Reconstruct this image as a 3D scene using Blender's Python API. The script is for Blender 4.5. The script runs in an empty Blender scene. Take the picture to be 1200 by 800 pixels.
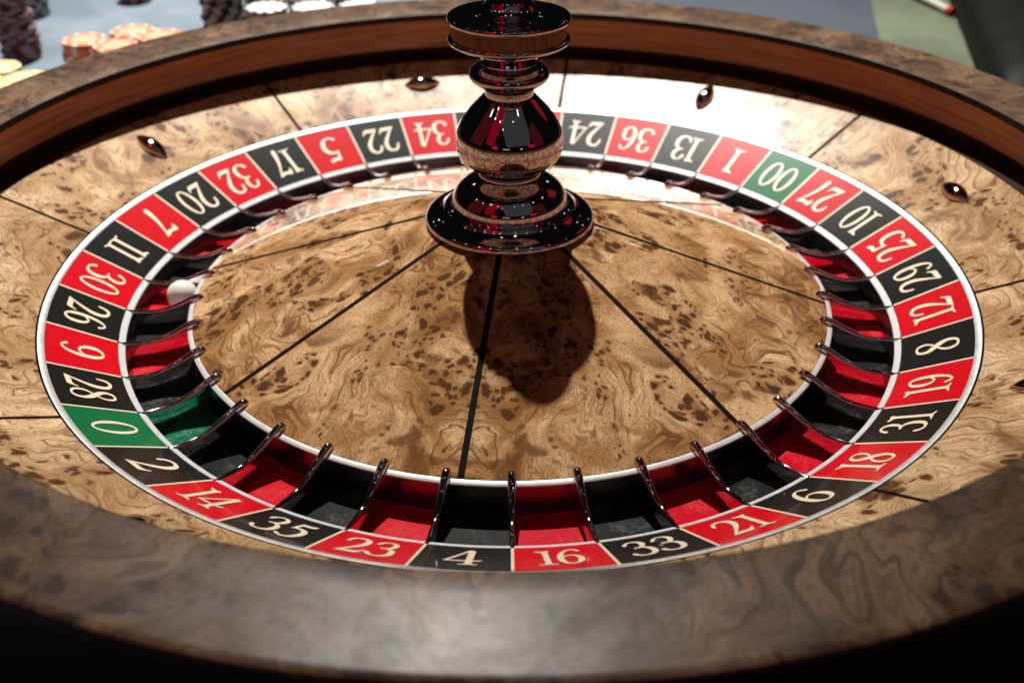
import bpy, math, random
from mathutils import Vector, Matrix
random.seed(7)
PI = math.pi
U = 0.27                      # one wheel unit (radius of the number ring) in metres
scene = bpy.context.scene
COL = scene.collection

# ------------------------------------------------------------------ camera
cam_d = bpy.data.cameras.new('camera')
cam = bpy.data.objects.new('camera', cam_d)
COL.objects.link(cam)
cr = Vector((0.99975867, -0.02186347, -0.002141))
cu = Vector((0.01328441, 0.52407001, 0.85157158))
cf = Vector((0.01749628, 0.85139451, -0.52423398))
M = Matrix((cr, cu, -cf)).transposed().to_4x4()
M.translation = Vector((-0.04207335, -2.27056158, 1.26387668)) * U
cam.matrix_world = M
cam_d.sensor_width = 36.0
cam_d.lens = 36.0 * 1315.31 / 1200.0
cam_d.clip_start = 0.01
cam_d.clip_end = 60.0
cam_d.dof.use_dof = True
cam_d.dof.focus_distance = 2.08 * U
cam_d.dof.aperture_fstop = 8.0
scene.camera = cam

# ------------------------------------------------------------------ light
w = bpy.data.worlds.new('World'); scene.world = w; w.use_nodes = True
bg = w.node_tree.nodes['Background']
bg.inputs[0].default_value = (0.95, 0.98, 1.0, 1); bg.inputs[1].default_value = 0.004

def lamp(name, kind, loc, energy, color=(1, 1, 1), target=(0, 0, 0.3), **kw):
    d = bpy.data.lights.new(name, kind); d.energy = energy; d.color = color
    for k, v in kw.items(): setattr(d, k, v)
    o = bpy.data.objects.new(name, d); COL.objects.link(o)
    o.location = Vector(loc) * U
    v = Vector(target) * U - o.location
    o.rotation_euler = v.to_track_quat('-Z', 'Y').to_euler()
    return o
lamp('ceiling_spot', 'SPOT', (-0.74, 7.6, 11.8), 1390, (1.0, 0.96, 0.90), (-0.35, 2.15, 0.1),
     spot_size=math.radians(33), spot_blend=1.0, shadow_soft_size=0.03)
lamp('red_screen_lamp', 'AREA', (-5.6, -5.6, 8.0), 2.3, (1.0, 0.0, 0.05), (0, 0, 0.6), shape='RECTANGLE', size=0.9, size_y=2.6)
lamp('red_side_lamp', 'AREA', (6.0, -5.6, 2.6), .5, (1.0, 0.0, 0.06), (0, 0, 0.3), shape='RECTANGLE', size=0.5, size_y=0.35)
lamp('grey_reflection_fill', 'AREA', (2.6, -7.5, 9.0), 1.7, (0.88, 0.95, 1.0), (0, 0, 0.6), shape='RECTANGLE', size=3.0, size_y=3.0)  # added dim panel standing in for grey surroundings mirrored in the turret
lamp('red_screen_lamp', 'AREA', (-4.6, -7.6, 2.6), .75, (1.0, 0.0, 0.05), (0, 0, 0.6), shape='RECTANGLE', size=0.42, size_y=0.5)
lamp('red_reflection_fill', 'AREA', (-9.0, -2.0, 6.0), 1.0, (1.0, 0.05, 0.06), (0, 0, 0.6), shape='RECTANGLE', size=1.6, size_y=2.4)  # this and the next: unseen red panels added to enrich the turret's reflections
lamp('red_reflection_fill', 'AREA', (8.5, -4.0, 5.0), .5, (1.0, 0.06, 0.10), (0, 0, 0.6), shape='RECTANGLE', size=1.2, size_y=2.0)
lamp('red_back_lamp', 'AREA', (9.5, 6.5, 7.0), .9, (1.0, 0.04, 0.05), (0, 0, 0.3), shape='RECTANGLE', size=1.0, size_y=1.0)
lamp('small_white_lamp', 'AREA', (-1.2, -9.0, 2.2), .25, (.9, .95, 1.0), (0, 0, 0.6), shape='RECTANGLE', size=0.6, size_y=0.14)
lamp('small_white_lamp', 'AREA', (3.6, -8.0, 2.0), .12, (1, .9, .8), (0, 0, 0.6), shape='RECTANGLE', size=0.2, size_y=0.2)
for bx_, by_, bz_, e in ((-5.5, -3.0, 10, .7), (-4.2, -2.2, 8.5, .5), (-6.8, -1.0, 9, .6), (-3.6, -4.5, 10, .6), (-2.4, -6.0, 9, .4),
                         (-8.0, 2.0, 9, .6), (3.5, -3.5, 10, .5), (5.5, -1.0, 9, .5), (7.5, 2.5, 9, .5), (1.5, -5.5, 11, .4),
                         (-5.0, 13.0, 8.0, .5), (-6.5, 12.0, 9.0, .4), (4.5, 14.0, 8.0, .5), (6.0, 13.0, 9.5, .5), (7.5, 15.0, 8.0, .4), (.9, -1.3, 11, .5), (-1.3, -.7, 11.3, .5)):
    lamp('ceiling_bulb', 'POINT', (bx_, by_, bz_), e, (1, .93, .82), shadow_soft_size=0.035)
scene.view_settings.view_transform = 'Standard'
scene.view_settings.look = 'None'
scene.view_settings.exposure = 0.0
scene.view_settings.gamma = 1.0

# ------------------------------------------------------------------ node helpers
class N:
    def __init__(s, name):
        s.m = bpy.data.materials.new(name); s.m.use_nodes = True
        s.t = s.m.node_tree; s.b = s.t.nodes['Principled BSDF']
    def node(s, kind, **kw):
        n = s.t.nodes.new(kind)
        for k, v in kw.items(): setattr(n, k, v)
        return n
    def lk(s, a, b): s.t.links.new(a, b)
    def val(s, sock, v):
        if hasattr(v, 'is_output') or isinstance(v, bpy.types.NodeSocket): s.lk(v, sock)
        else: sock.default_value = v
    def math(s, op, a, b=0.0, c=0.0, clamp=False):
        n = s.node('ShaderNodeMath', operation=op, use_clamp=clamp)
        s.val(n.inputs[0], a); s.val(n.inputs[1], b); s.val(n.inputs[2], c)
        return n.outputs[0]
    def vmath(s, op, a, b=None, scale=None):
        n = s.node('ShaderNodeVectorMath', operation=op)
        s.val(n.inputs[0], a)
        if b is not None: s.val(n.inputs[1], b)
        if scale is not None: s.val(n.inputs['Scale'], scale)
        return n.outputs['Value'] if op in ('LENGTH', 'DISTANCE') else n.outputs[0]
    def noise(s, vec, scale, detail=2, rough=.5, dist=0.0, dim='2D'):
        n = s.node('ShaderNodeTexNoise', noise_dimensions=dim)
        s.lk(vec, n.inputs['Vector']); s.val(n.inputs['Scale'], scale)
        n.inputs['Detail'].default_value = detail; n.inputs['Roughness'].default_value = rough
        n.inputs['Distortion'].default_value = dist
        return n
    def ss(s, v, a, b, to0=0.0, to1=1.0):
        n = s.node('ShaderNodeMapRange', interpolation_type='SMOOTHSTEP')
        s.val(n.inputs[0], v); s.val(n.inputs[1], a); s.val(n.inputs[2], b)
        n.inputs[3].default_value = to0; n.inputs[4].default_value = to1
        return n.outputs[0]
    def mix(s, f, a, b, blend='MIX'):
        n = s.node('ShaderNodeMix', data_type='RGBA', blend_type=blend)
        s.val(n.inputs['Factor'], f); 
        for sock, v in ((n.inputs['A'], a), (n.inputs['B'], b)):
            pass
        A = [i for i in n.inputs if i.type == 'RGBA']
        for sock, v in zip(A, (a, b)):
            if isinstance(v, tuple): sock.default_value = (*v[:3], 1)
            else: s.lk(v, sock)
        return [o for o in n.outputs if o.type == 'RGBA'][0]
    def bump(s, h, strength=.2, dist=.001):
        n = s.node('ShaderNodeBump'); s.lk(h, n.inputs['Height'])
        n.inputs['Strength'].default_value = strength; n.inputs['Distance'].default_value = dist
        s.lk(n.outputs[0], s.b.inputs['Normal']); return n.outputs[0]
    def set(s, **kw):
        for k, v in kw.items():
            k = k.replace('_', ' ')
            if isinstance(v, tuple) and len(v) == 3: v = (*v, 1)
            s.val(s.b.inputs[k], v)
        return s

def burl(name, light, mid, dark, rough, coat, coat_rough, scale=1.0, eye_amount=1.0, spec=.5, sat_dark=(.055, .022, .009)):
    m = N(name)
    uv = m.node('ShaderNodeUVMap').outputs[0]
    if scale != 1.0: uv = m.vmath('SCALE', uv, scale=scale)
    def warp(v, sc, amp, det=2):
        n = m.noise(v, sc, det)
        return m.vmath('ADD', v, m.vmath('SCALE', m.vmath('SUBTRACT', n.outputs['Color'], (.5, .5, .5)), scale=amp))
    p1 = warp(uv, 5.0, .16, 2)
    p1b = warp(uv, 5.0, .05, 1)
    p2 = warp(p1b, 14.0, .045, 2)
    # clusters of pin knots
    cn = m.noise(p1, 5.6, 1.6, .5).outputs[0]
    clus = m.ss(cn, .51, .61)
    eyes = None; halo = None; dfield = None
    for sc, keep, r0, r1, mult in ((26.0, .30, .18, .32, 1.0), (52.0, .40, .16, .30, .85), (14.0, .52, .18, .20, .9)):
        v = m.node('ShaderNodeTexVoronoi', voronoi_dimensions='2D'); m.lk(p2, v.inputs['Vector'])
        v.inputs['Scale'].default_value = sc; v.inputs['Randomness'].default_value = .95
        sp = m.node('ShaderNodeSeparateColor'); m.lk(v.outputs['Color'], sp.inputs[0])
        rad = m.math('MULTIPLY_ADD', sp.outputs[0], r1, r0)
        k = m.ss(sp.outputs[1], keep, keep + .04)
        wob = m.noise(uv, sc * 2.2, 2).outputs[0]
        d = m.math('MULTIPLY_ADD', m.math('SUBTRACT', wob, .5), .30, v.outputs['Distance'])
        ratio = m.math('DIVIDE', d, rad)
        e = m.ss(ratio, 1.12, .40)
        ring = m.math('MULTIPLY_ADD', m.math('SINE', m.math('MULTIPLY_ADD', ratio, 12.0, m.math('MULTIPLY', sp.outputs[2], 6.0))), .15, .85)
        inner = m.math('MULTIPLY', m.math('MULTIPLY', e, ring), m.math('MULTIPLY', k, m.ss(clus, .15, .6)))
        inner = m.math('MULTIPLY', inner, mult)
        h = m.math('MULTIPLY', m.math('MULTIPLY', m.ss(ratio, 2.0, .8), k), clus)
        df = m.math('MULTIPLY', m.math('SUBTRACT', 1.0, m.ss(ratio, 0.0, 2.4)), m.math('MULTIPLY', k, clus))
        eyes = inner if eyes is None else m.math('MAXIMUM', eyes, inner)
        halo = h if halo is None else m.math('MAXIMUM', halo, h)
        dfield = df if dfield is None else m.math('ADD', dfield, df)
    # figure: contour lines of a warped height field that flows round the knots
    h0 = m.noise(p1, 2.6, 4, .52, .35).outputs[0]
    fld = m.math('ADD', m.math('MULTIPLY_ADD', dfield, .035, h0), m.math('MULTIPLY', cn, .26))
    c1 = m.math('FRACT', m.math('MULTIPLY', fld, 15.0))
    line = m.math('MULTIPLY', m.ss(c1, .62, .97), m.ss(c1, 1.0, .975))
    lmask = m.ss(m.noise(p1, 3.4, 2).outputs[0], .38, .54)
    line = m.math('MULTIPLY', line, lmask)
    c2 = m.math('SINE', m.math('MULTIPLY', fld, 330.0))
    fine = m.math('MULTIPLY_ADD', c2, .5, .5)
    # fibres that follow the figure
    cx = m.node('ShaderNodeCombineXYZ'); m.lk(m.math('MULTIPLY', fld, 22.0), cx.inputs[0])
    sx = m.node('ShaderNodeSeparateXYZ'); m.lk(uv, sx.inputs[0]); m.lk(m.math('ADD', sx.outputs[0], sx.outputs[1]), cx.inputs[1])
    fib = m.noise(cx.outputs[0], 11.0, 5, .68).outputs[0]
    pores = m.noise(p2, 170.0, 3, .6).outputs[0]
    blotch = m.noise(p1, 7.0, 3, .55).outputs[0]
    smudge = m.math('MULTIPLY', m.ss(m.noise(p1, 9.0, 4, .62, .4).outputs[0], .50, .68), m.ss(m.noise(p1, 4.4, 1.5, .5).outputs[0], .42, .58))
    brown = tuple(d * .55 + k * .45 for d, k in zip(dark, mid))
    col = m.mix(m.ss(blotch, .36, .64), light, mid)
    col = m.mix(m.math('MULTIPLY', m.ss(fib, .42, .66), .60), col, dark)
    col = m.mix(m.math('MULTIPLY', fine, .12), col, dark)
    col = m.mix(m.math('MULTIPLY', m.math('MULTIPLY', line, m.math('MULTIPLY_ADD', m.ss(fib, .3, .6), .5, .5)), .95), col, dark)
    col = m.mix(m.math('MULTIPLY', m.ss(pores, .57, .66), .55), col, dark)
    col = m.mix(m.math('MULTIPLY', smudge, .85), col, dark)
    col = m.mix(m.math('MULTIPLY', m.ss(cn, .47, .62), .38), col, brown)
    col = m.mix(m.math('MULTIPLY', halo, .6), col, brown)
    col = m.mix(m.math('MULTIPLY', m.ss(eyes, .0, .55), .75 * eye_amount), col, dark)
    col = m.mix(m.math('MULTIPLY', m.ss(eyes, .25, .95), .95 * eye_amount), col, sat_dark)
    m.set(Base_Color=col, Specular_IOR_Level=m.math('MULTIPLY', m.math('MULTIPLY_ADD', m.ss(m.noise(p1, 13.0, 5, .65).outputs[0], .3, .7), .5, .75), spec))
    sm = m.noise(uv, 9.0, 4, .6).outputs[0]
    m.set(Roughness=m.math('MULTIPLY_ADD', sm, .10, rough - .05))
    m.set(Coat_Weight=coat, Coat_Roughness=coat_rough)
    if rough > .2:
        m.bump(m.noise(uv, 60.0, 3).outputs[0], .05, .0006)
    return m.m

def simple(name, color, rough, metal=0.0, coat=0.0, coat_rough=.05, spec=.5, var=0.0, rvar=0.0, nscale=60.0, bump=0.0):
    m = N(name)
    m.set(Base_Color=color, Roughness=rough, Metallic=metal, Coat_Weight=coat, Coat_Roughness=coat_rough, Specular_IOR_Level=spec)
    tc = m.node('ShaderNodeTexCoord').outputs['Object']
    if var or rvar or bump:
        n = m.noise(tc, nscale, 4, .6, 0, '3D').outputs[0]
        if var:
            dk = tuple(c * (1 - var) for c in color); lt = tuple(min(1, c * (1 + var)) for c in color)
            m.set(Base_Color=m.mix(m.ss(n, .3, .7), dk, lt))
        if rvar:
            m.set(Roughness=m.math('MULTIPLY_ADD', m.math('SUBTRACT', n, .5), rvar * 2, rough, clamp=True))
        if bump: m.bump(n, bump, .0006)
    return m.m

def scuffed(name, color, scuff, rough, amount=.5):
    """painted pocket floor with rubbed, dusty patches and fine scratches"""
    m = N(name)
    tc = m.node('ShaderNodeTexCoord').outputs['Object']
    oi = m.node('ShaderNodeObjectInfo')
    v = m.vmath('ADD', tc, m.vmath('SCALE', oi.outputs['Location'], scale=3.0))
    rnd = m.node('ShaderNodeCombineXYZ'); m.lk(m.math('MULTIPLY', oi.outputs['Random'], 9.0), rnd.inputs[2])
    v = m.vmath('ADD', tc, rnd.outputs[0])
    n1 = m.noise(v, 55.0, 5, .62, .4, '3D').outputs[0]
    n2 = m.noise(v, 420.0, 4, .7, 0, '3D').outputs[0]
    sc = m.vmath('MULTIPLY', v, (900.0, 60.0, 60.0))
    n3 = m.noise(sc, 1.0, 3, .6, 0, '3D').outputs[0]
    f = m.math('MULTIPLY', m.ss(n1, .47, .66), m.ss(n2, .36, .66))
    sc2 = m.vmath('MULTIPLY', m.vmath('ADD', v, m.vmath('SCALE', m.noise(v, 30.0, 2, .5, 0, '3D').outputs['Color'], scale=.01)), (70.0, 800.0, 60.0))
    n4 = m.noise(sc2, 1.0, 3, .6, 0, '3D').outputs[0]
    f = m.math('ADD', f, m.math('MULTIPLY', m.ss(n3, .64, .72), .7), clamp=True)
    f = m.math('ADD', f, m.math('MULTIPLY', m.ss(n4, .66, .72), .8), clamp=True)
    m.set(Specular_IOR_Level=.03, Base_Color=m.mix(m.math('MULTIPLY', f, amount), color, scuff), Roughness=m.math('MULTIPLY_ADD', f, .25, rough))
    return m.m

MT = {}
MT['cone_wood'] = burl('lacquered_burl_veneer', (.70, .455, .232), (.38, .198, .074), (.105, .040, .012), .88, .8, .025, scale=1.2, spec=.05)
MT['track_wood'] = burl('satin_burl_veneer', (.70, .495, .29), (.45, .275, .130), (.15, .070, .026), .255, .0, .2, scale=.95, spec=.06)
MT['rim_wood'] = burl('rim_burl_veneer', (.23, .138, .078), (.115, .064, .034), (.034, .017, .009), .36, .0, .2, scale=.8, spec=.28, eye_amount=.7, sat_dark=(.022, .012, .008))
MT['inlay'] = simple('black_inlay', (.008, .007, .006), .75, spec=.02, rvar=.15, nscale=300, bump=.05)
MT['gap'] = simple('dark_gap', (.006, .005, .004), .6)
MT['chrome'] = simple('dark_chrome', (.62, .57, .58), .05, 1.0, rvar=.03, nscale=90)
MT['bronze'] = simple('bronzed_chrome', (.62, .50, .41), .06, 1.0, rvar=.03, nscale=90)
MT['turret'] = simple('turret_chrome', (.50, .45, .46), .03, 1.0, rvar=.02, nscale=40)
MT['inner_band'] = simple('pale_satin_aluminium', (.62, .615, .61), .40, .25, var=.05, rvar=.1, nscale=220)
MT['band'] = simple('satin_aluminium', (.58, .575, .57), .42, .6, var=.05, rvar=.08, nscale=160)
MT['plate'] = simple('brushed_pocket_plate', (.17, .150, .146), .26, 1.0, rvar=.03, nscale=120)
MT['red_tile'] = simple('red_number_print', (.52, .0018, .009), .29, coat=.22, coat_rough=.04, spec=.13, var=.04, nscale=150)
MT['black_tile'] = simple('black_number_print', (.009, .0085, .008), .29, coat=.22, coat_rough=.04, spec=.13, nscale=150)
MT['green_tile'] = simple('green_number_print', (.0, .125, .040), .29, coat=.22, coat_rough=.04, spec=.13, var=.04, nscale=150)
MT['cream'] = simple('cream_print', (.72, .62, .44), .40, coat=.5, coat_rough=.07)
MT['red_floor'] = scuffed('red_pocket_floor', (.46, .0015, .012), (.75, .20, .17), .34, .22)
MT['black_floor'] = scuffed('black_pocket_floor', (.012, .012, .012), (.30, .29, .28), .36, .2)
MT['green_floor'] = scuffed('green_pocket_floor', (.0, .095, .040), (.28, .46, .32), .34, .28)
MT['ball'] = simple('ivory_ball', (.80, .76, .70), .28, coat=1.0, coat_rough=.13)
MT['side'] = simple('dark_cabinet_wood', (.010, .005, .003), .5, spec=.15, var=.3, nscale=30)

def mahogany():
    m = N('mahogany_ball_track')
    uv = m.node('ShaderNodeUVMap').outputs[0]
    st = m.vmath('MULTIPLY', uv, (1.2, 30.0, 1.0))
    n = m.noise(st, 3.0, 5, .62, .3).outputs[0]
    n2 = m.noise(uv, 2.5, 3).outputs[0]
    c = m.mix(m.ss(n, .32, .7), (.58, .21, .066), (.32, .098, .030))
    c = m.mix(m.math('MULTIPLY', m.ss(n2, .4, .7), .45), c, (.42, .105, .026))
    m.set(Base_Color=c, Roughness=.34, Coat_Weight=.22, Coat_Roughness=.10, Specular_IOR_Level=.3)
    return m.m
MT['mahogany'] = mahogany()
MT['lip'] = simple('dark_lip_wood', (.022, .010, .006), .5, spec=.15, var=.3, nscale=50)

def felt(name, c, var=.25):
    m = N(name)
    tc = m.node('ShaderNodeTexCoord').outputs['Object']
    big = m.noise(tc, 7.0, 4, .6, .5, '3D').outputs[0]
    fn = m.noise(tc, 900.0, 3, .7, 0, '3D').outputs[0]
    a = tuple(x * (1 - var) for x in c); b = tuple(min(1, x * (1 + var)) for x in c)
    col = m.mix(m.ss(big, .3, .7), a, b)
    col = m.mix(m.math('MULTIPLY', fn, .3), col, a)
    m.set(Base_Color=col, Roughness=.95, Specular_IOR_Level=.1, Sheen_Weight=.15)
    m.bump(fn, .3, .0006)
    return m.m
MT['felt_blue'] = felt('blue_grey_felt', (.185, .235, .285))
MT['felt_slate'] = felt('dark_slate_felt', (.060, .072, .092), .12)
MT['felt_green'] = felt('green_felt', (.125, .150, .095), .3)
MT['leather'] = simple('black_leather', (.006, .006, .0055), .55, spec=.08, rvar=.1, nscale=500, bump=.15)
MT['pen_white'] = simple('white_plastic', (.7, .66, .6), .4)
MT['pen_red'] = simple('red_plastic', (.5, .02, .01), .35)

# ------------------------------------------------------------------ mesh helpers
def mk(name, verts, faces, mat, parent=None, uvs=None, sharp=35, scale=U, mats=None, midx=None):
    me = bpy.data.meshes.new(name)
    me.from_pydata([(v[0] * scale, v[1] * scale, v[2] * scale) for v in verts], [], faces)
    for mm in (mats or [mat]): me.materials.append(mm)
    if midx: me.polygons.foreach_set('material_index', midx)
    me.polygons.foreach_set('use_smooth', [True] * len(me.polygons))
    if uvs:
        l = me.uv_layers.new(name='UVMap')
        for lo in me.loops: l.data[lo.index].uv = uvs[lo.vertex_index]
    me.update()
    if sharp: me.set_sharp_from_angle(angle=math.radians(sharp))
    o = bpy.data.objects.new(name, me); COL.objects.link(o)
    if parent: o.parent = parent
    return o
def copy_obj(o, parent=None, rz=None):
    c = o.copy(); COL.objects.link(c)
    if parent: c.parent = parent
    if rz is not None: c.rotation_euler = (0, 0, rz)
    return c
def thing(name, label, cat, loc=(0, 0, 0), group=None):
    o = bpy.data.objects.new(name, None); COL.objects.link(o)
    o.location = Vector(loc) * U; o.empty_display_size = .02
    o['label'] = label; o['category'] = cat
    if group: o['group'] = group
    return o
def tag(o, label, cat, group=None):
    o['label'] = label; o['category'] = cat
    if group: o['group'] = group
    return o
def lathe(prof, n=192, a0=0.0, a1=2 * PI, closed=True):
    """surface of revolution of (r, z) points; returns verts, faces, uvs"""
    V, F, UV = [], [], []
    m = n if closed else n + 1
    acc = [0.0]
    for i in range(1, len(prof)): acc.append(acc[-1] + math.hypot(prof[i][0] - prof[i - 1][0], prof[i][1] - prof[i - 1][1]))
    for j in range(m):
        a = a0 + (a1 - a0) * j / n
        for i, (r, z) in enumerate(prof):
            V.append((r * math.cos(a), r * math.sin(a), z)); UV.append((a * 1.33, acc[i]))
    k = len(prof)
    for j in range(n):
        b = (j + 1) % m
        for i in range(k - 1):
            F.append((j * k + i, b * k + i, b * k + i + 1, j * k + i + 1))
    return V, F, UV
def smooth(P, sub=6):
    out = []
    for i in range(len(P) - 1):
        p0 = P[max(i - 1, 0)]; p1 = P[i]; p2 = P[i + 1]; p3 = P[min(i + 2, len(P) - 1)]
        for s in range(sub):
            t = s / sub
            out.append(tuple(.5 * (2 * b + (c - a) * t + (2 * a - 5 * b + 4 * c - d) * t * t + (-a + 3 * b - 3 * c + d) * t ** 3)
                             for a, b, c, d in zip(p0, p1, p2, p3)))
    out.append(tuple(P[-1])); return out
def polar_panel(name, mat, parent, zf, r0, r1, ac, half, gap, nr, na, flip, off, depth=.006):
    """veneer panel of a cone: between two radial joints of constant width 'gap', with a cut edge"""
    V, UV, F = [], [], []
    for i in range(nr + 1):
        R = r0 + (r1 - r0) * i / nr
        h = half - math.asin(min(1, gap / 2 / R))
        for j in range(na + 1):
            t = -h + 2 * h * j / na
            V.append((R * math.cos(ac + t), R * math.sin(ac + t), zf(R)))
            UV.append((flip * R * math.sin(t) + off[0], R * math.cos(t) + off[1]))
    q = na + 1
    for i in range(nr):
        for j in range(na): F.append((i * q + j, (i + 1) * q + j, (i + 1) * q + j + 1, i * q + j + 1))
    rim = [j for j in range(q)] + [i * q + na for i in range(1, nr + 1)] + [nr * q + j for j in range(na - 1, -1, -1)] + [i * q for i in range(nr - 1, 0, -1)]
    base = len(V)
    for v in rim:
        x, y, z = V[v]; V.append((x, y, z - depth)); UV.append(UV[v])
    n = len(rim)
    for k in range(n): F.append((rim[k], rim[(k + 1) % n], base + (k + 1) % n, base + k)[::-1])
    return mk(name, V, F, mat, parent, UV)
def strip(name, mat, parent, zf, r0, r1, a, width, nr, dz=0.0, depth=.006):
    V, F = [], []
    c, s = math.cos(a), math.sin(a)
    for i in range(nr + 1):
        R = r0 + (r1 - r0) * i / nr
        for e in (-1, 1):
            q = math.sqrt(max(R * R - width * width / 4, 1e-9))
            V.append((q * c - e * width / 2 * s, q * s + e * width / 2 * c, zf(R) + dz))
    for i in range(nr): F.append((2 * i, 2 * i + 2, 2 * i + 3, 2 * i + 1))
    return mk(name, V, F, mat, parent)

# ------------------------------------------------------------------ the gaming table
TZ = -0.09
table = thing('gaming_table', 'gaming table with blue grey and green felt and a black padded edge', 'table', (0, 0, TZ))
def sheet(name, pts, mat, z=0.0, t=.05):
    n = len(pts)
    V = [(x, y, z) for x, y in pts] + [(x, y, z - t) for x, y in pts]
    F = [tuple(range(n)), tuple(range(2 * n - 1, n - 1, -1))] + [(i, i + n, (i + 1) % n + n, (i + 1) % n) for i in range(n)]
    return mk(name, V, F, mat, table, sharp=20)
def bline(y): return 1.626 + (y - 2.55) * .236       # border between slate and green felt
def rline(y): return 2.048 + (y - 2.829) * .2515     # left foot of the padded edge
sheet('felt_layout', [(-5, -2.4), (.3, -2.4), (.3, 4.6), (-5, 4.6)], MT['felt_blue'])
sheet('felt_right', [(.3, -2.4), (bline(-2.4), -2.4), (bline(4.6), 4.6), (.3, 4.6)], MT['felt_slate'])  # felt right of the layout, in a darker tone
sheet('green_felt', [(bline(-2.4), -2.4), (3.3, -2.4), (3.3, 4.6), (bline(4.6), 4.6)], MT['felt_green'])
# padded edge: a leather roll lying on the felt
V, F = [], []
ys = [1.28 + .08 * i for i in range(40)]
sec = [(0, 0), (-.012, .03), (-.005, .085), (.03, .125), (.10, .15), (.22, .165), (.42, .168), (.62, .16), (.74, .13), (.78, .06), (.78, 0)]
for i, y in enumerate(ys):
    k = 1.0
    if i < 4: k = (.35, .72, .9, .98)[i]
    for x, z in sec:
        V.append((rline(y) + x * (1 if i > 3 else 1) + (1 - k) * .06, y, .0 + z * k + .004 * math.sin(y * 23)))
ns = len(sec)
for i in range(len(ys) - 1):
    for j in range(ns - 1): F.append((i * ns + j, i * ns + j + 1, (i + 1) * ns + j + 1, (i + 1) * ns + j))
F.append(tuple(range(ns - 1, -1, -1))); F.append(tuple((len(ys) - 1) * ns + j for j in range(ns)))
mk('padded_edge', V, F, MT['leather'], table, sharp=60)

# ------------------------------------------------------------------ the fixed bowl
bowl = thing('roulette_bowl', 'round burl wood roulette bowl with a wide flat rim, inner track and metal deflectors', 'roulette bowl', (0, 0, TZ))
def zb(z): return z - TZ
def trk(R): return zb(.080 + (R - 1.018) * .40)
INL = [math.radians(35.3 + 45 * k) for k in range(8)]
for k in range(8):
    polar_panel('track_panel', MT['track_wood'], bowl, trk, 1.0172, 1.2255, INL[k] + PI / 8, PI / 8, .0105, 6, 24,
                1 if k % 2 else -1, (2.1 + 1.7 * (((k + 1) // 2) % 4), 3.3), .02)
    strip('inlay_strip', MT['inlay'], bowl, trk, 1.0172, 1.2255, INL[k], .0107, 6, -.0012)
def bpart(name, prof, mat, n=256, sharp=35):
    V, F, UV = lathe([(r, zb(z)) for r, z in prof], n); return mk(name, V, F, mat, bowl, UV, sharp)
bpart('rim_veneer', [(1.2485, .3035), (1.2495, .3047), (1.2515, .3052), (1.29, .3053), (1.33, .3054), (1.37, .3054), (1.41, .3052), (1.4195, .3045), (1.4240, .3018), (1.4255, .2975)], MT['rim_wood'])
bpart('rim_lip', [(1.4235, .2965), (1.262, .290), (1.262, .2835), (1.250, .2835), (1.2462, .2850), (1.2455, .300), (1.2465, .3028), (1.2483, .3036)], MT['lip'])
bpart('ball_track', smooth([(1.263, .2836), (1.280, .2828), (1.2880, .276), (1.2900, .262)], 3) + smooth([(1.2905, .25), (1.2910, .215), (1.2900, .188)], 3), MT['mahogany'])
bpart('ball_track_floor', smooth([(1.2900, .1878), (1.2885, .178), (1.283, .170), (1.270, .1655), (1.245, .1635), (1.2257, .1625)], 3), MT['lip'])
bpart('cabinet_side', [(1.4245, .2972), (1.4255, .28), (1.40, .262), (1.393, .20), (1.385, .05), (1.41, .02), (1.42, TZ + .012), (1.41, TZ + .001), (1.0, TZ + .001)], MT['side'])
bpart('track_edge', [(1.0172, .0790), (1.0168, .0770), (1.0166, .045), (1.0166, -.062), (.2, -.078)], MT['gap'])
# deflectors, alternately upright and crosswise
def deflector():
    L, W, H, n, m = .058, .0245, .0225, 24, 12
    V, F = [], []
    for i in range(n + 1):
        x = -1 + 2 * i / n
        e = max(1 - x * x, 0.0) ** .92
        for j in range(m + 1):
            a = PI * j / m
            ca, sa = math.cos(a), math.sin(a)
            V.append((x * L, W * e * math.copysign(abs(ca) ** .8, ca), H * (e ** .8) * sa ** .9 if sa > 0 else 0.0))
    for i in range(n):
        for j in range(m): F.append((i * (m + 1) + j, (i + 1) * (m + 1) + j, (i + 1) * (m + 1) + j + 1, i * (m + 1) + j + 1))
    return mk('deflector', V, F, MT['bronze'], bowl, sharp=70)
df0 = deflector()
for k in range(8):
    o = df0 if k == 0 else copy_obj(df0, bowl)
    a = math.radians(12.7 + 45 * k); R = 1.128
    er = Vector((math.cos(a), math.sin(a), .40)).normalized(); et = Vector((-math.sin(a), math.cos(a), 0)); nn = er.cross(et)
    ax = et if k % 2 == 0 else er
    ay = nn.cross(ax)
    m4 = Matrix((ax, ay, nn)).transposed().to_4x4()
    m4.translation = Vector((R * math.cos(a), R * math.sin(a), trk(R) - .0006)) * U
    o.matrix_local = m4

# ------------------------------------------------------------------ the rotor
rotor = thing('roulette_rotor', 'spinning centre of the roulette wheel with numbered ring, pockets, burl cone and metal turret', 'roulette rotor', (0, 0, TZ))
TH0 = 3.87012064; D = 2 * PI / 38
SEQ = ['0', '28', '9', '26', '30', '11', '7', '20', '32', '17', '5', '22', '34', '15', '3', '24', '36', '13', '1', '00', '27', '10', '25', '29',
       '12', '8', '19', '31', '18', '6', '21', '33', '16', '4', '23', '35', '14', '2']
REDS = {1, 3, 5, 7, 9, 12, 14, 16, 18, 19, 21, 23, 25, 27, 30, 32, 34, 36}
def colour(s): return 'green' if s in ('0', '00') else ('red' if int(s) in REDS else 'black')
def tz(R): return zb((R - .8683) * .0711 / .1317)
def cz(R): return zb(.0168 + (.7125 - R) * .3175)
def rpart(name, prof, mat, n=304, sharp=35):
    V, F, UV = lathe([(r, zb(z)) for r, z in prof], n); return mk(name, V, F, mat, rotor, UV, sharp)
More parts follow.
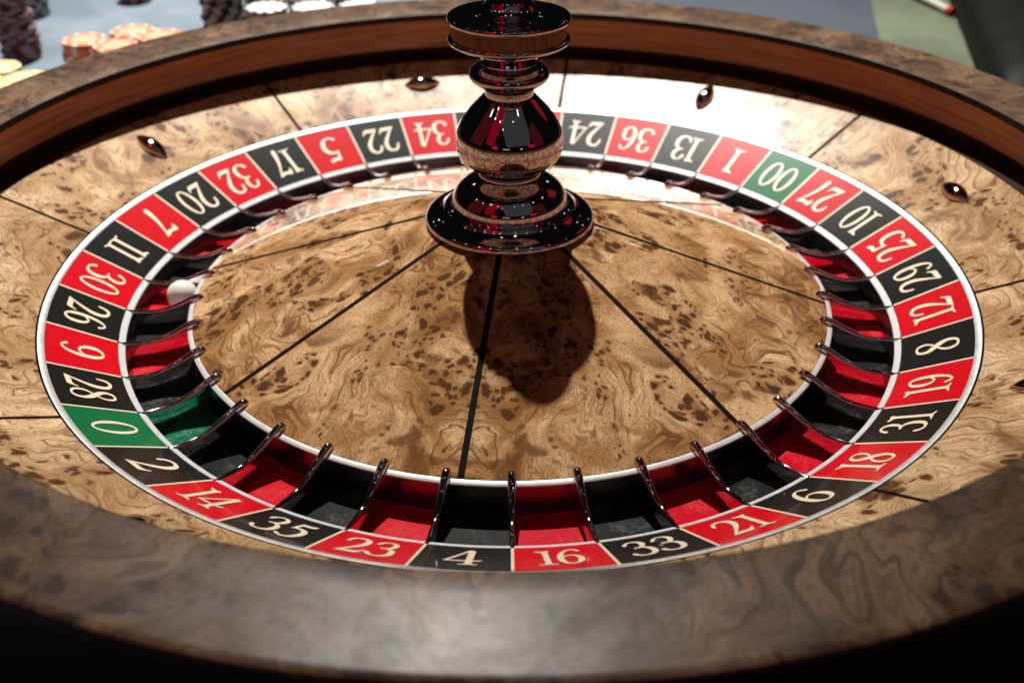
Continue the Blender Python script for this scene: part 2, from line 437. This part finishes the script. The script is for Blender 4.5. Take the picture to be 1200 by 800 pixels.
rpart('rotor_body', [(1.0138, .040), (1.0138, .0745), (1.0122, .0735), (.90, .011), (.869, -.006), (.862, -.056), (.70, -.058), (.70, .008), (.4, .095), (.15, .172)], MT['gap'])
rpart('outer_band', [(1.0005, .0722), (1.0015, .0733), (1.0060, .0757), (1.0110, .0783), (1.0128, .0785), (1.0138, .0772), (1.0140, .06)], MT['band'], 380)
rpart('cone_band', [(.7128, .0158), (.7134, .0158), (.7220, .0130), (.7229, .0122), (.7229, .0096), (.7222, .0092)], MT['inner_band'], 304, 25)
rpart('inner_pocket_wall', [(.7225, .0093), (.7225, -.030), (.7221, -.052)], MT['plate'], 304)

CA = [math.radians(261.8 + 45 * k) for k in range(8)]
for k in range(8):
    polar_panel('cone_panel', MT['cone_wood'], rotor, cz, .165, .7127, CA[k] + PI / 8, PI / 8, .0126, 12, 20,
                1 if k % 2 else -1, (.35 + 1.3 * ((k // 2) % 4 if k % 2 == 0 else ((k + 1) // 2) % 4), .21), .01)
    strip('inlay_strip', MT['inlay'], rotor, cz, .165, .7127, CA[k], .0128, 8, -.0008)

# number tiles
def tile_mesh(name, mat, a0, a1, r0, r1, inset):
    V, F = [], []
    nr, na = 3, 8
    for i in range(nr + 1):
        R = r0 + (r1 - r0) * i / nr
        g = math.asin(inset / R)
        for j in range(na + 1):
            a = a0 + g + (a1 - a0 - 2 * g) * j / na
            V.append((R * math.cos(a), R * math.sin(a), tz(R)))
    q = na + 1
    for i in range(nr):
        for j in range(na): F.append((i * q + j, (i + 1) * q + j, (i + 1) * q + j + 1, i * q + j + 1))
    return V, F
LW = .0052
# ---- hand drawn old-style numerals: strokes with swelling width
def ell(cx, cy, rx, ry, a0, a1, n=14):
    return [(cx + rx * math.cos(math.radians(a0 + (a1 - a0) * i / n)), cy + ry * math.sin(math.radians(a0 + (a1 - a0) * i / n))) for i in range(n + 1)]
T, t_ = .135, .05
GL = {
 '0': (.60, [('ring', .30, .5, .29, .5, .175, .445)]),
 '1': (.34, [('poly', [(.10, .06), (.13, .12), (.13, .82), (.11, .87), (-.02, .93), (-.01, .99), (.12, .955), (.27, .99), (.29, .94), (.255, .86), (.255, .12), (.28, .06), (.38, .045), (.39, 0), (.19, .025), (-.02, 0), (-.01, .045)])]),
 '2': (.60, [('line', [(.04, .74), (.09, .89), (.20, .97), (.33, .965), (.44, .89), (.475, .75), (.44, .58), (.33, .40), (.19, .21), (.04, .03)],
              [.075, .085, .075, .085, .12, .145, .135, .10, .07, .045]),
             ('poly', [(.0, .0), (.46, .0), (.52, .05), (.60, .23), (.565, .24), (.50, .155), (.42, .125), (.22, .13), (.05, .065)])]),
 '3': (.58, [('line', [(.05, .80), (.12, .92), (.24, .975), (.36, .94), (.425, .83), (.41, .69), (.33, .585), (.19, .535)],
              [.10, .07, .055, .085, .125, .12, .075, .045]),
             ('line', [(.19, .555), (.33, .545), (.45, .46), (.50, .32), (.475, .16), (.38, .055), (.24, .022), (.11, .06), (.035, .16)],
              [.045, .06, .11, .14, .13, .085, .055, .075, .11])]),
 '4': (.66, [('line', [(.385, .985), (.20, .63), (.02, .30)], [.06, .055, .06]), ('line', [(.0, .285), (.3, .28), (.58, .295), (.64, .33)], [.06, .06, .06, .05]),
             ('poly', [(.345, .06), (.375, .12), (.375, 1.0), (.45, 1.0), (.50, .95), (.50, .12), (.53, .06), (.60, .045), (.61, 0), (.44, .02), (.26, 0), (.27, .045)])]),
 '5': (.56, [('poly', [(.12, .97), (.30, .955), (.47, 1.0), (.50, .97), (.46, .87), (.33, .835), (.19, .845), (.17, .66), (.10, .56), (.075, .56)]),
             ('line', [(.10, .60), (.22, .635), (.36, .60), (.465, .49), (.485, .32), (.43, .14), (.31, .035), (.17, .022), (.04, .10)],
              [.045, .07, .11, .145, .145, .12, .075, .06, .09])]),
 '6': (.60, [('line', [(.50, .86), (.42, .955), (.31, .955), (.19, .84), (.11, .64), (.085, .42), (.11, .21), (.19, .07), (.30, .025)],
              [.09, .06, .055, .09, .12, .135, .13, .08, .05]),
             ('line', [(.28, .025), (.42, .08), (.50, .22), (.495, .40), (.41, .54), (.28, .57), (.16, .49), (.12, .40)],
              [.05, .08, .13, .13, .08, .05, .05, .04])]),
 '7': (.56, [('poly', [(.02, .74), (.0, .86), (.04, .97), (.10, .985), (.20, .95), (.36, .945), (.46, 1.0), (.56, .985), (.545, .93), (.46, .90), (.38, .83), (.18, .845), (.09, .82), (.06, .74)]),
             ('line', [(.50, .94), (.38, .70), (.28, .46), (.22, .22), (.19, .0)], [.05, .075, .105, .14, .16])]),
 '8': (.58, [('line', [(.30, .965), (.17, .93), (.105, .82), (.13, .69), (.25, .565), (.40, .42), (.475, .27), (.45, .12), (.36, .04), (.27, .026)],
              [.05, .075, .10, .125, .15, .15, .115, .09, .065, .05]),
             ('line', [(.27, .026), (.15, .06), (.075, .17), (.08, .31), (.17, .44), (.30, .535), (.42, .66), (.465, .79), (.43, .90), (.36, .955), (.28, .966)],
              [.05, .075, .095, .085, .06, .05, .06, .08, .08, .06, .05])]),
}
g6 = GL['6']
GL['9'] = (.60, [(k, [(.60 - x, 1 - y) for x, y in P], W) for k, P, W in g6[1]])
def glyph_polys(ch):
    out = []
    for st in GL[ch][1]:
        if st[0] == 'ring':
            _, cx, cy, ax, ay, bx, by = st
            n = 40; A = ell(cx, cy, ax, ay, 0, 360, n); B = ell(cx, cy, bx, by, 0, 360, n)
            out.append([(A[i], A[i + 1], B[i + 1], B[i]) for i in range(n)])
        elif st[0] == 'poly':
            out.append([tuple(st[1])[::1]])
        else:
            P3 = smooth([(x, y, ww) for (x, y), ww in zip(st[1], st[2])], 5)
            L, Rr = [], []
            for i, (x, y, ww) in enumerate(P3):
                a = P3[max(i - 1, 0)]; b = P3[min(i + 1, len(P3) - 1)]
                dx, dy = b[0] - a[0], b[1] - a[1]; l = math.hypot(dx, dy) or 1
                nx, ny = -dy / l, dx / l
                L.append((x + nx * ww / 2, y + ny * ww / 2)); Rr.append((x - nx * ww / 2, y - ny * ww / 2))
            fs = [(L[i], Rr[i], Rr[i + 1], L[i + 1]) for i in range(len(P3) - 1)]
            for end, s in ((0, -1), (-1, 1)):        # round ends
                x, y, ww = P3[end]
                q = P3[1] if end == 0 else P3[-2]
                ang = math.atan2(y - q[1], x - q[0])
                fs.append(tuple((x + ww / 2 * math.cos(ang + u), y + ww / 2 * math.sin(ang + u)) for u in [-PI / 2 + PI * i / 8 for i in range(9)]))
            out.append(fs)
    return out
def numeral(txt, ac, parent):
    H = .0905; gap = .05
    ws = [GL[c][0] for c in txt]; sx = .60 if len(txt) == 2 else .70
    total = sum(ws) + gap * (len(txt) - 1)
    V, F = [], []
    x0 = -total / 2; lay = 0
    er = (math.cos(ac), math.sin(ac)); et = (-math.sin(ac), math.cos(ac))
    Rm = .9335; cs = .880
    for c, wd in zip(txt, ws):
        for poly in glyph_polys(c):
            lay += 1
            for f in poly:
                ids = []
                for (x, y) in f:
                    tx = (x + x0) * H * sx * 1.42; rr = Rm + (.5 - y) * H * cs
                    X = er[0] * rr + et[0] * tx; Y = er[1] * rr + et[1] * tx
                    ids.append(len(V)); V.append((X, Y, tz(math.hypot(X, Y)) + .0006 + .00022 * lay))
                F.append(tuple(ids))
        x0 += wd + gap
    o = mk('numeral', V, F, MT['cream'], parent, sharp=0)
    me = o.data                                  # every face looks up
    flip = [p for p in me.polygons if p.normal.z < 0]
    for p in flip: p.flip()
    me.update()
    return o
def zline(R): return tz(R)
for k, s in enumerate(SEQ):
    ahi = TH0 - k * D; alo = ahi - D; ac = (ahi + alo) / 2; c = colour(s)
    V, F = tile_mesh('number_tile', None, alo, ahi, .8690, 1.0003, LW / 2)
    t = mk('number_tile', V, F, MT[c + '_tile'], rotor)
    t['label'] = '%s tile printed with the number %s' % (c, s)
    numeral(s, ac, t)
    ln = strip('dividing_line', MT['cream'], rotor, zline, .8705, 1.0003, ahi, LW - .0002, 3, .0001)

# pocket floors, bands and dividers: one of each, then copies turned about the axis
def arc_piece(name, prof, half, na, mat, sharp=35):
    V, F, UV = lathe([(r, zb(z)) for r, z in prof], na, -half, half, False)
    return mk(name, V, F, mat, rotor, UV, sharp)
floors = {c: arc_piece('pocket_floor', [(.8485, -.0490), (.846, -.0505), (.80, -.0508), (.7222, -.0512)], D / 2 - .001, 6, MT[c + '_floor']) for c in ('red', 'black', 'green')}
used = set()
band0 = arc_piece('pocket_band', [(.8683, -.0060), (.8682, -.0003), (.8672, .0001), (.8558, -.0070), (.8552, -.0086)], D / 2 - .0036, 8, MT['inner_band'], 18)
plate0 = arc_piece('pocket_plate', [(.8552, -.0086), (.8540, -.0110), (.8470, -.0500)], D / 2 - .0010, 8, MT['plate'])
def divider():
    P = smooth([(.8665, -.0012), (.850, -.0022), (.825, -.0042), (.800, -.0042), (.775, .0030), (.750, .0125), (.735, .0202), (.722, .0268), (.711, .0310), (.703, .0312), (.697, .0280), (.6925, .0225), (.6900, .0190)], 3)
    V, F = [], []
    m = 11
    for i, (R, z) in enumerate(P):
        h = .0054 + .0030 * max(0, min(1, (.80 - R) / .09)) - (.0012 * max(0, (R - .83) / .04))
        if R < .698: h *= .55 + .45 * max(0, (R - .690) / .008)
        zbm = -.0505 if R > .7226 else .0168 + (.7125 - R) * .3175 - .004
        zbm = min(zbm, z - .003)
        side = [(-h, zbm), (-h, (zbm + z - h) / 2), (-h, z - h)]
        cap = [(-h * math.cos(PI * q / 6), z - h + h * math.sin(PI * q / 6)) for q in range(1, 6)]
        other = [(-x, zz) for x, zz in reversed(side)]
        for y, zz in side + cap + other: V.append((R, y, zb(zz)))
    n = len(side) * 2 + 5
    for i in range(len(P) - 1):
        for j in range(n - 1): F.append((i * n + j, i * n + j + 1, (i + 1) * n + j + 1, (i + 1) * n + j))
    F.append(tuple(range(n - 1, -1, -1))); F.append(tuple((len(P) - 1) * n + j for j in range(n)))
    return mk('pocket_divider', V, F, MT['chrome'], rotor, sharp=50)
div0 = divider()
for k, s in enumerate(SEQ):
    ahi = TH0 - k * D; c = colour(s)
    f = floors[c]
    if c in used: f = copy_obj(f, rotor)
    used.add(c); f.rotation_euler = (0, 0, ahi - D / 2)
    b = band0 if k == 0 else copy_obj(band0, rotor); b.rotation_euler = (0, 0, ahi - D / 2)
    q = plate0 if k == 0 else copy_obj(plate0, rotor); q.rotation_euler = (0, 0, ahi - D / 2)
    d = div0 if k == 0 else copy_obj(div0, rotor); d.rotation_euler = (0, 0, ahi)

# the turret: stacked turnings on the rotor's axis
def turn(name, prof, parent, n=128, sharp=24):
    V, F, UV = lathe([(max(r, .0005), zb(z)) for r, z in prof], n); return mk(name, V, F, MT['turret'], parent, UV, sharp)
base = smooth([(.176, .1835), (.1845, .187), (.1865, .193), (.1850, .200), (.1785, .2055), (.168, .2085), (.157, .212), (.1470, .2185)], 4) + \
       smooth([(.1455, .2200), (.1420, .2235), (.1345, .2245), (.1290, .2262)], 3) + \
       smooth([(.1265, .2290), (.1268, .2365), (.1235, .2500), (.1130, .2660), (.0965, .2790), (.0790, .2875), (.0675, .2935), (.0655, .2990)], 5)
turret = turn('turret', base, rotor)
turn('turret_bulb', smooth([(.0640, .2990), (.0660, .3050), (.0760, .3130), (.0965, .3270), (.1100, .3440), (.1150, .3640), (.1150, .3800), (.1120, .3970), (.1010, .4190), (.0860, .4390), (.0685, .4580), (.0580, .4690)], 5) +
     [(.0565, .4705), (.0530, .4715), (.0515, .4735)], turret)
turn('turret_collar', smooth([(.0515, .4735), (.0520, .4820), (.0560, .4900), (.0605, .4945)], 3) +
     smooth([(.0640, .4960), (.0750, .5030), (.0825, .5110), (.0838, .5180), (.0800, .5270), (.0690, .5340), (.0600, .5362)], 5) +
     smooth([(.0570, .5372), (.0555, .5410), (.0580, .5510), (.0625, .5610), (.0640, .5650)], 3), turret)
turn('turret_disc', [(.0640, .5650)] + smooth([(.0660, .5665), (.0900, .5730), (.1130, .5815), (.1215, .5850), (.1250, .5885), (.1258, .5915), (.1245, .5945), (.1205, .5960)], 3) +
     [(.1185, .5962), (.1183, .6100), (.1185, .6262)] + smooth([(.1205, .6264), (.1245, .6285), (.1262, .6325), (.1256, .6362), (.1225, .6388), (.1130, .6402), (.0950, .6412), (.0790, .6425)], 3), turret)
turn('turret_finial', smooth([(.0790, .6425), (.0730, .6440), (.0620, .6500), (.0530, .6580), (.0470, .6680), (.0455, .6800)], 4) +
     smooth([(.0480, .6850), (.0560, .7080), (.0625, .7320), (.0640, .7540), (.0590, .7790), (.0440, .8030), (.0200, .8165), (.0005, .8195)], 4), turret)

# ------------------------------------------------------------------ the ball
def sphere(name, r, mat, n=32, m=20):
    V, F = [(0, 0, r)], []
    for i in range(1, m):
        for j in range(n):
            a, b = PI * i / m, 2 * PI * j / n
            V.append((r * math.sin(a) * math.cos(b), r * math.sin(a) * math.sin(b), r * math.cos(a)))
    V.append((0, 0, -r))
    for j in range(n): F.append((0, 1 + j, 1 + (j + 1) % n)); F.append((len(V) - 1, len(V) - 1 - n + (j + 1) % n, len(V) - 1 - n + j))
    for i in range(m - 2):
        for j in range(n): F.append((1 + i * n + j, 1 + (i + 1) * n + j, 1 + (i + 1) * n + (j + 1) % n, 1 + i * n + (j + 1) % n))
    return mk(name, V, F, mat, sharp=0)
ball = sphere('roulette_ball', .0362, MT['ball'])
ball.location = Vector((-.7625, .030, -.0510 + .0364)) * U
tag(ball, 'white roulette ball resting in the red pocket of number 30', 'ball')

# ------------------------------------------------------------------ poker chips
CR, CT = .0722, .0125
def chip_mesh(body, spot, face, sf=.27, nsp=8):
    seg = 48; V, F, MI = [], [], []
    rings = [(0.0, CT), (.60, CT), (.62, CT - .0004), (.66, CT), (.80, CT), (.955, CT), (.99, CT - .0012), (1.0, CT - .003), (1.0, .003), (.99, .0012), (.955, 0), (0, 0)]
    for r, z in rings:
        for j in range(seg):
            a = 2 * PI * j / seg; V.append((CR * max(r, .002) * math.cos(a), CR * max(r, .002) * math.sin(a), z))
    per = seg // nsp
    for i in range(len(rings) - 1):
        for j in range(seg):
            F.append((i * seg + j, (i + 1) * seg + j, (i + 1) * seg + (j + 1) % seg, i * seg + (j + 1) % seg))
            is_spot = (j % per) < per * sf
            MI.append(2 if i < 2 else (1 if (is_spot and 4 <= i <= 9) else 0))
    o = mk('poker_chip', V, F, None, None, sharp=30, mats=[body, spot, face], midx=MI)
    COL.objects.unlink(o)
    return o
def cm(n, c): return simple(n, c, .42, var=.06, nscale=200)
white, grey = cm('chip_white', (.80, .77, .72)), cm('chip_grey', (.42, .42, .42))
CH = {
 'orange': chip_mesh(cm('chip_orange', (.72, .21, .085)), white, cm('chip_orange_label', (.80, .42, .27))),
 'yellow': chip_mesh(cm('chip_yellow', (.74, .50, .20)), white, cm('chip_yellow_label', (.78, .64, .40))),
 'red': chip_mesh(cm('chip_red', (.15, .007, .012)), cm('chip_pink', (.26, .21, .215)), cm('chip_red_label', (.36, .03, .03)), nsp=6, sf=.45),
 'black': chip_mesh(cm('chip_black', (.012, .012, .013)), grey, cm('chip_black_label', (.03, .03, .03)), nsp=8, sf=.5),
 'white': chip_mesh(cm('chip_ivory', (.80, .78, .74)), cm('chip_dark_spot', (.05, .05, .055)), cm('chip_ivory_label', (.82, .80, .77)), nsp=12),
}
ORD = ['lowest', 'second', 'third', 'fourth', 'fifth', 'sixth', 'seventh', 'eighth', 'ninth', 'tenth', 'eleventh', 'twelfth'] + ['%dth' % i for i in range(13, 60)]
hidden = []                      # chips that stand wholly behind the rim, joined
def stack(kind, x, y, top, label, top_label, group, vis=6, order=None, jitter=.004, lean=(0, 0), base=TZ, kinds=None):
    n = int(round((top - base) / (CT + .0002)))
    for i in range(n):
        kd = kinds(i, n) if kinds else kind
        t = i / max(n - 1, 1)
        px = x + random.uniform(-jitter, jitter) + lean[0] * (t - .5); py = y + random.uniform(-jitter, jitter) + lean[1] * (t - .5)
        loc = Vector((px, py, base + .0012 + i * (CT + .0002))); rz = random.uniform(0, 2 * PI)
        if i < n - vis:
            hidden.append((kd, loc, rz)); continue
        o = CH[kd].copy(); COL.objects.link(o)
        o.location = loc * U; o.rotation_euler = (0, 0, rz)
        last = i == n - 1
        tag(o, top_label if (last and top_label) else label(kd) + (', %s from top' % ORD[n - 1 - i] if order == 'top' else ', %s from bottom' % ORD[i] if order == 'bottom' else ''), 'poker chip', group)
ST = 'poker chips stacked behind the wheel'
stack('orange', -1.358, 1.382, .190, lambda k: 'orange poker chip of the leftmost orange stack', 'top chip of the leftmost orange stack, its whole side showing', ST, 9, 'top')
stack('orange', -1.208, 1.435, .197, lambda k: 'orange poker chip of the rearmost orange stack', 'top chip of the rearmost orange stack, the middle one of three', ST, 5, 'top')
stack('orange', -1.222, 1.272, .203, lambda k: 'orange poker chip of the front orange stack', 'top chip of the front orange stack, half hidden by the rim', ST, 3, 'top')
stack('orange', -1.070, 1.245, .240, lambda k: 'orange poker chip of the rightmost orange stack', 'top chip of the rightmost orange stack, only its edge above the rim', ST, 2, 'top')
stack('yellow', -1.518, 1.058, .200, lambda k: 'yellow poker chip of the farther yellow stack', 'top chip of the farther yellow stack at the left edge', ST, 4, 'top')
stack('yellow', -1.395, .960, .200, lambda k: 'yellow poker chip of the right yellow stack', 'top chip of the right yellow stack touching the rim', ST, 3, 'top')
stack('yellow', -1.440, .790, .238, lambda k: 'yellow poker chip of the nearest yellow stack', 'top chip of the nearest yellow stack in the left corner', ST, 2, 'top')
stack('red', -1.872, 2.095, .25, lambda k: ('black poker chip on the tall uneven red stack' if k == 'black' else 'dark red poker chip in the tall uneven stack'), None, ST, 99, 'bottom', .009, (-.03, 0),
      kinds=lambda i, n: 'black' if i >= 19 else 'red')
stack('black', -2.030, 2.700, .05, lambda k: 'black poker chip in the stack behind the tall red stack', None, ST, 99, 'bottom', .006)
stack('red', -1.640, 2.930, .0, lambda k: 'poker chip in the far stack cut by the picture top', None, ST, 8, 'bottom', .006, kinds=lambda i, n: 'black' if i % 3 == 0 else 'red')
stack('black', -.950, 1.620, .30, lambda k: 'black poker chip with grey edge spots in the dark stack left of the white chips', None, ST, 14, None, .006)
stack('black', -.835, 1.760, .29, lambda k: 'black poker chip with grey edge spots in the stack right behind the dark one', None, ST, 10, None, .006)
for (x, y, top, tl) in ((-.775, 1.515, .250, 'leftmost white poker chip in front of the black stack'), (-.625, 1.525, .258, 'white poker chip second from the left in the white row'),
                        (-.475, 1.535, .252, 'white poker chip third from the left in the white row'), (-.690, 1.665, .262, 'white poker chip in the second row behind the two leftmost'),
                        (-.540, 1.670, .268, 'white poker chip in the second row, right one'), (-.325, 1.560, .244, 'rightmost white poker chip showing above the rim')):
    stack('white', x, y, top, lambda k: '', tl, ST, 1, None, .008)
V, F, MI, mats = [], [], [], []
for kd, loc, rz in hidden:
    me = CH[kd].data; off = len(V); mo = []
    for mm in me.materials:
        if mm not in mats: mats.append(mm)
        mo.append(mats.index(mm))
    for i in range(8):
        a = 2 * PI * i / 8 + rz
        V.append((loc.x + CR * math.cos(a), loc.y + CR * math.sin(a), loc.z)); 
    for i in range(8): V.append((V[off + i][0], V[off + i][1], loc.z + CT))
    for i in range(8): F.append((off + i, off + (i + 1) % 8, off + 8 + (i + 1) % 8, off + 8 + i)); MI.append(mo[i % 2])
    F.append(tuple(off + 8 + i for i in range(8))); MI.append(mo[0])
hc = mk('poker_chips', V, F, None, None, sharp=20, mats=mats, midx=MI)
hc['kind'] = 'stuff'; hc['label'] = 'lower poker chips of the stacks standing behind the rim'; hc['category'] = 'poker chips'

# ------------------------------------------------------------------ white stick with a red tip
pen = thing('pen', 'white pen with a red tip lying by the black padded edge', 'pen', (1.962, 2.55, TZ + .02))
dr = Vector((-.24, 1.0, .02)).normalized()
def rod(name, s0, s1, r0, r1, mat):
    q = dr.to_track_quat('Z', 'Y').to_matrix()
    V, F = [], []
    P = [(s0, r0 * .5), (s0 + .003, r0), (s1 - .003, r1), (s1, r1 * .8)]
    for s, r in P:
        for j in range(16):
            a = 2 * PI * j / 16; v = q @ Vector((r * math.cos(a), r * math.sin(a), s)); V.append(tuple(v))
    for i in range(3):
        for j in range(16): F.append((i * 16 + j, i * 16 + (j + 1) % 16, (i + 1) * 16 + (j + 1) % 16, (i + 1) * 16 + j))
    F.append(tuple(range(15, -1, -1))); F.append(tuple(48 + j for j in range(16)))
    return mk(name, V, F, mat, pen)
rod('red_tip', 0.0, .035, .018, .018, MT['pen_red'])
rod('barrel', .0352, .40, .0155, .0155, MT['pen_white'])
